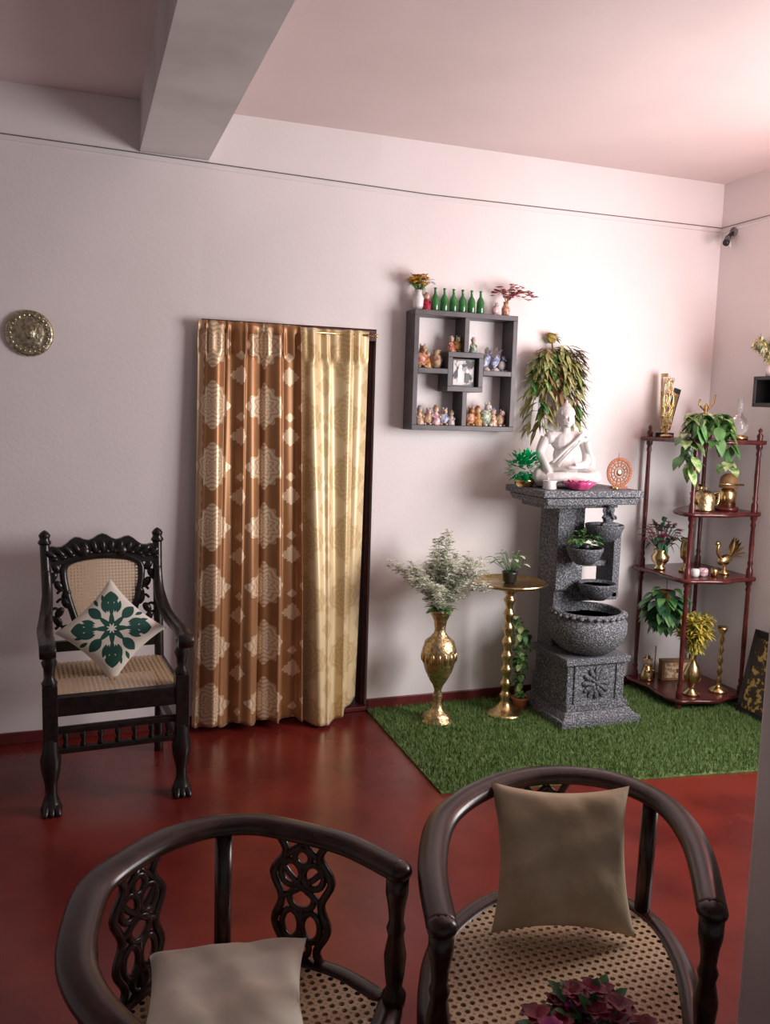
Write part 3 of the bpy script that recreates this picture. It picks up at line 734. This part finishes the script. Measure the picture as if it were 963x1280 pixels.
for k in range(18):
    a=R(PI*.75,PI*2.1);s=R(.08,.16);p0=V((0,0,.07));e=V((math.cos(a)*s,min(math.sin(a)*s,.05)-.03,R(-.18,.10)));mid=V((e.x*.6,e.y*.6-.02,.13))
    pts=cr([p0,mid,e],6);b.tube(pts,.0022,leafG,4)
    for q in pts[3::2]+[e]: b.leaf(q,(R(-1,1),R(-1,.2),R(-1,.2)),.08,.062,leafV if k%2 else leafG,.5)
for k in range(60):
    a=R(0,2*PI);b.leaf((math.cos(a)*R(0,.05),math.sin(a)*R(0,.05),R(.06,.10)),(math.cos(a),math.sin(a),R(-.3,1.5)),R(.07,.11),.06,leafV if k%3==0 else leafG,.6)
b.finish('pothos_plant',(3.17,-.40,1.49))
b=B();b.lathe([(.05,0),(.052,.02),(.02,.03),(.0,.03)],brass);b.lathe([(.03,.03),(.045,.05),(.05,.08),(.035,.115),(.016,.14),(.014,.22),(.018,.225),(.014,.225)],clear,seg=24);b.finish('glass_hurricane_bottle',(3.40,-.41,1.49))
b=B();b.lathe([(.03,0),(.012,.02),(.01,.06),(.03,.09),(.025,.13),(.01,.15),(.015,.18),(0,.2)],brass)
b.tube([(0,0,.15),(.05,0,.20),(.06,0,.25)],.006,brass,6);b.tube([(0,0,.15),(-.05,0,.19),(-.045,0,.22)],.006,brass,6);b.finish('brass_dancer_figurine',(3.38,-.16,1.49))
b=B();b.lathe([(.05,0),(.055,.01),(.05,.02),(.055,.07),(.045,.10),(.03,.11),(.008,.115),(.01,.13),(0,.135)],brassd);b.tube(cr([(.05,0,.09),(.09,0,.10),(.09,0,.04),(.05,0,.03)],5),.006,brass,6);b.tube([(-.05,0,.04),(-.09,0,.09),(-.10,0,.10)],[.012,.008,.006],brass,8)
b.finish('brass_teapot',(3.215,-.40,1.10))
b=B();b.lathe([(.06,0),(.065,.01),(.06,.02),(0,.02)],mahog);b.lathe([(.045,.02),(.047,.10),(.03,.12),(0,.125)],brass);b.lathe([(.05,.125),(.05,.14),(.045,.18),(.025,.20),(0,.205)],leafB,seg=24);b.tube([(-.10,-.05,.15),(.05,-.06,.145)],.006,brass)
b.finish('brass_dome_jar',(3.385,-.38,1.10))
b=B()
for x,y,h in ((0,0,.10),(.07,.05,.13),(.12,-.02,.08)): b.at(x,y,0);b.lathe([(.02,0),(.022,.01),(.008,.02),(.007,h*.6),(.018,h*.75),(.02,h),(0,h*.95)],brass,seg=18)
b.at();b.finish('brass_goblets',(3.27,-.26,1.10))
b=B();b.lathe([(.03,0),(.035,.01),(.02,.02),(.045,.05),(.05,.075),(.03,.10),(.04,.115),(0,.11)],brass)
for i in range(120):
    v=sph();q=V((v.x*.115,v.y*.08,.20+v.z*.075));b.tube([(0,0,.10),q],.0012,leafD,3)
    if i%2: blossom(b,q,.024,pinkF if i%3 else redF,6)
    else: b.leaf(q,v,.05,.025,leafD)
b.finish('pink_flower_pot',(3.12,-.18,.74))
b=B();b.lathe([(.03,0),(.033,.01),(.012,.03),(.01,.06),(.028,.08),(.032,.13),(.025,.17),(.034,.19),(.03,.19),(0,.13)],brass);b.finish('brass_goblet',(3.22,-.27,.74))
b=B()
for x,y,r,mt in ((0,0,.022,white),(.06,.01,.026,cols[7]),(.0,.07,.02,brass),(.12,-.01,.02,brass)): b.at(x,y,0);b.lathe([(r*.7,0),(r,.01),(r*1.05,.035),(r*.8,.045),(0,.045)],mt,seg=18)
b.at();b.finish('small_trinket_jars',(3.17,-.42,.74))
b=B();b.lathe([(.03,0),(.03,.01),(.01,.02),(.008,.05),(0,.05)],brass);b.ell((0,0,.08),(.05,.025,.03),brass,rot=(0,-.3,0));b.tube(cr([(-.03,0,.09),(-.055,0,.13),(-.05,0,.17)],4),.010,brass,8);b.ell((-.055,0,.175),(.018,.012,.012),brass)
for i in range(7): b.leaf((.03,0,.09),(.5+.1*i,R(-.2,.2),1.6-.25*i),.14,.035,brass,.1)
b.finish('brass_peacock_figurine',(3.40,-.38,.74))
b=B();b.tube([(0,0,.0),(0,0,-.08)],.002,black,4);b.lathe([(.03,-.15),(.045,-.10),(.05,-.08),(0,-.085)],terra)
for i in range(160):
    v=sph();q=V((v.x*.10,v.y*.10,-.16+v.z*.11));b.leaf(q,(v.x,v.y,-.3+v.z*.4),.065,.046,leafG if i%3 else leafD,.5)
b.finish('trailing_hanging_plant',(3.10,-.28,.718))
b=B();b.lathe([(.045,0),(.048,.01),(.02,.03),(.022,.05),(.045,.09),(.05,.12),(.035,.16),(.016,.19),(.016,.22),(.035,.255),(.03,.255),(0,.22)],brass,seg=28)
def yel(b,pts):
    for q in pts[2:]:
        for e in range(7): b.leaf(q,(R(-1,1),R(-1,1),R(-.2,1)),.06,.014,leafY,.3)
spray(b,(0,0,.23),24,.22,.15,leafY,yel)
b.finish('yellow_flower_vase',(3.20,-.42,.075))
b=B()
prof=[(.05,0),(.05,.012),(.02,.03)]
for k in range(5): prof+=[(.008,.04+k*.06),(.018,.06+k*.06),(.008,.085+k*.06)]
prof+=[(.03,.36),(.028,.375),(0,.37)];b.lathe(prof,brass)
b.finish('brass_candlestick',(3.385,-.42,.075))
b=B();figurine(b,0,0,0,.15,brass,brass,0);b.tube([(.05,0,0),(.05,0,.20)],.004,brass,6);b.finish('brass_deity_figurine',(3.12,-.13,.075))
b=B();b.box((0,0,.06),(.20,.05,.12),leafB);b.box((0,-.027,.06),(.17,.004,.09),cols[1]);b.box((.0,-.03,.06),(.03,.004,.03),brass);b.finish('wooden_box',(3.30,-.16,.075),rz=-.2,bevel=.003)
b=B();b.box((0,0,.23),(.018,.34,.46),black);b.box((-.010,0,.23),(.004,.28,.40),goldP)
for yy in (-.15,.15): b.box((-.012,yy,.23),(.012,.03,.46),black)
for zz in (.015,.445): b.box((-.012,0,zz),(.012,.30,.03),black)
b.finish('framed_picture',(3.40,-.73,.014),rot=(0,math.radians(12),0))
b=B();b.box((0,0,.0),(.14,.42,.02),black);b.box((0,0,.14),(.14,.42,.02),black);b.box((0,.20,.07),(.14,.02,.14),black);b.box((0,-.20,.07),(.14,.02,.14),black);b.box((.065,0,.07),(.01,.42,.14),black)
b.finish('box_shelf',(3.463,-.71,1.68),bevel=.002)
b=B();b.lathe([(.025,0),(.03,.03),(.02,.06),(0,.06)],white)
def dr(b,pts):
    for q in pts[3:]:
        for e in range(6): b.leaf(q,sph(),.032,.010,leafP if e%2 else leafY,.2)
spray(b,(0,0,.05),28,.19,.15,leafP,dr);b.finish('dried_flower_pot',(3.44,-.57,1.83))
b=B();b.lathe([(.025,0),(.025,.012),(0,.012)],greyW,(0.05,0,.06),rot=(0,-PI/2,0));b.tube([(.05,0,.06),(.01,-.01,.04),(0,-.01,.02)],.008,black,8)
b.tube([(.035,.03,.03),(-.06,-.07,-.02)],.018,greyW,14);b.tube([(-.06,-.07,-.02),(-.068,-.078,-.024)],.019,black,14);b.tube([(.0,-.01,.03),(.03,0,-.03)],.008,white,6)
b.finish('security_camera',(3.482,-.11,2.60))

# ------------------------------------------------------------ lights
w=bpy.data.worlds.new('world');sc.world=w;w.use_nodes=True
w.node_tree.nodes['Background'].inputs[0].default_value=(.70,.74,.78,1);w.node_tree.nodes['Background'].inputs[1].default_value=.26
def area(name,loc,tgt,size,en,col,sy=None):
    l=bpy.data.lights.new(name,'AREA');l.energy=en;l.color=col;l.size=size
    if sy: l.shape='RECTANGLE';l.size_y=sy
    o=bpy.data.objects.new(name,l);sc.collection.objects.link(o);o.location=loc
    o.rotation_euler=(V(tgt)-V(loc)).to_track_quat('-Z','Y').to_euler();return o
area('window_daylight',(3.5,-2.07,1.6),(1.7,-.3,1.55),1.4,97,(1,.945,.94),1.3)
# invented sconce on the right wall, out of view, added for pink tint
m,nt,bb=base('added_bulb_glow',.4);bb.inputs['Emission Color'].default_value=(1,.35,.28,1);bb.inputs['Emission Strength'].default_value=3
b=B();b.lathe([(0,-.0),(.05,0),(.05,.015),(0,.02)],brass,(X1-.002,0,0),rot=(0,-PI/2,0));b.tube(cr([(X1-.01,0,0),(X1-.10,0,-.02),(X1-.14,0,.05)],6),.008,brass,8);b.lathe([(.02,0),(.03,.01),(.03,.02),(0,.02)],brass,(X1-.14,0,.05));b.ell((X1-.14,0,.105),.035,m)
b.finish('added_tint_sconce',(0,-1.15,2.30))
pl=bpy.data.lights.new('pink_fill_light','POINT');pl.energy=11;pl.color=(1,.30,.26);pl.shadow_soft_size=.12  # added pink fill standing in for lens flare on the ceiling
po=bpy.data.objects.new('pink_fill_light',pl);sc.collection.objects.link(po);po.location=(3.2,-1.4,2.22)
# ------------------------------------------------------------ camera
cd=bpy.data.cameras.new('camera');co=bpy.data.objects.new('camera',cd);sc.collection.objects.link(co);sc.camera=co
f,yaw,pit,rol=1075.15,.3447,.1156,.0291
cd.sensor_fit='VERTICAL';cd.sensor_height=32;cd.lens=f/1280*32;cd.clip_start=.05
F=V((math.sin(yaw)*math.cos(pit),math.cos(yaw)*math.cos(pit),-math.sin(pit)))
R0=V((math.cos(yaw),-math.sin(yaw),0));U0=R0.cross(F)
c_,s_=math.cos(rol),math.sin(rol);Rr=R0*c_+U0*s_;Uu=U0*c_-R0*s_
m=Matrix((Rr,Uu,-F)).transposed().to_4x4();m.translation=V((0,-4.2056,1.5853));co.matrix_world=m
sc.view_settings.view_transform='Standard'
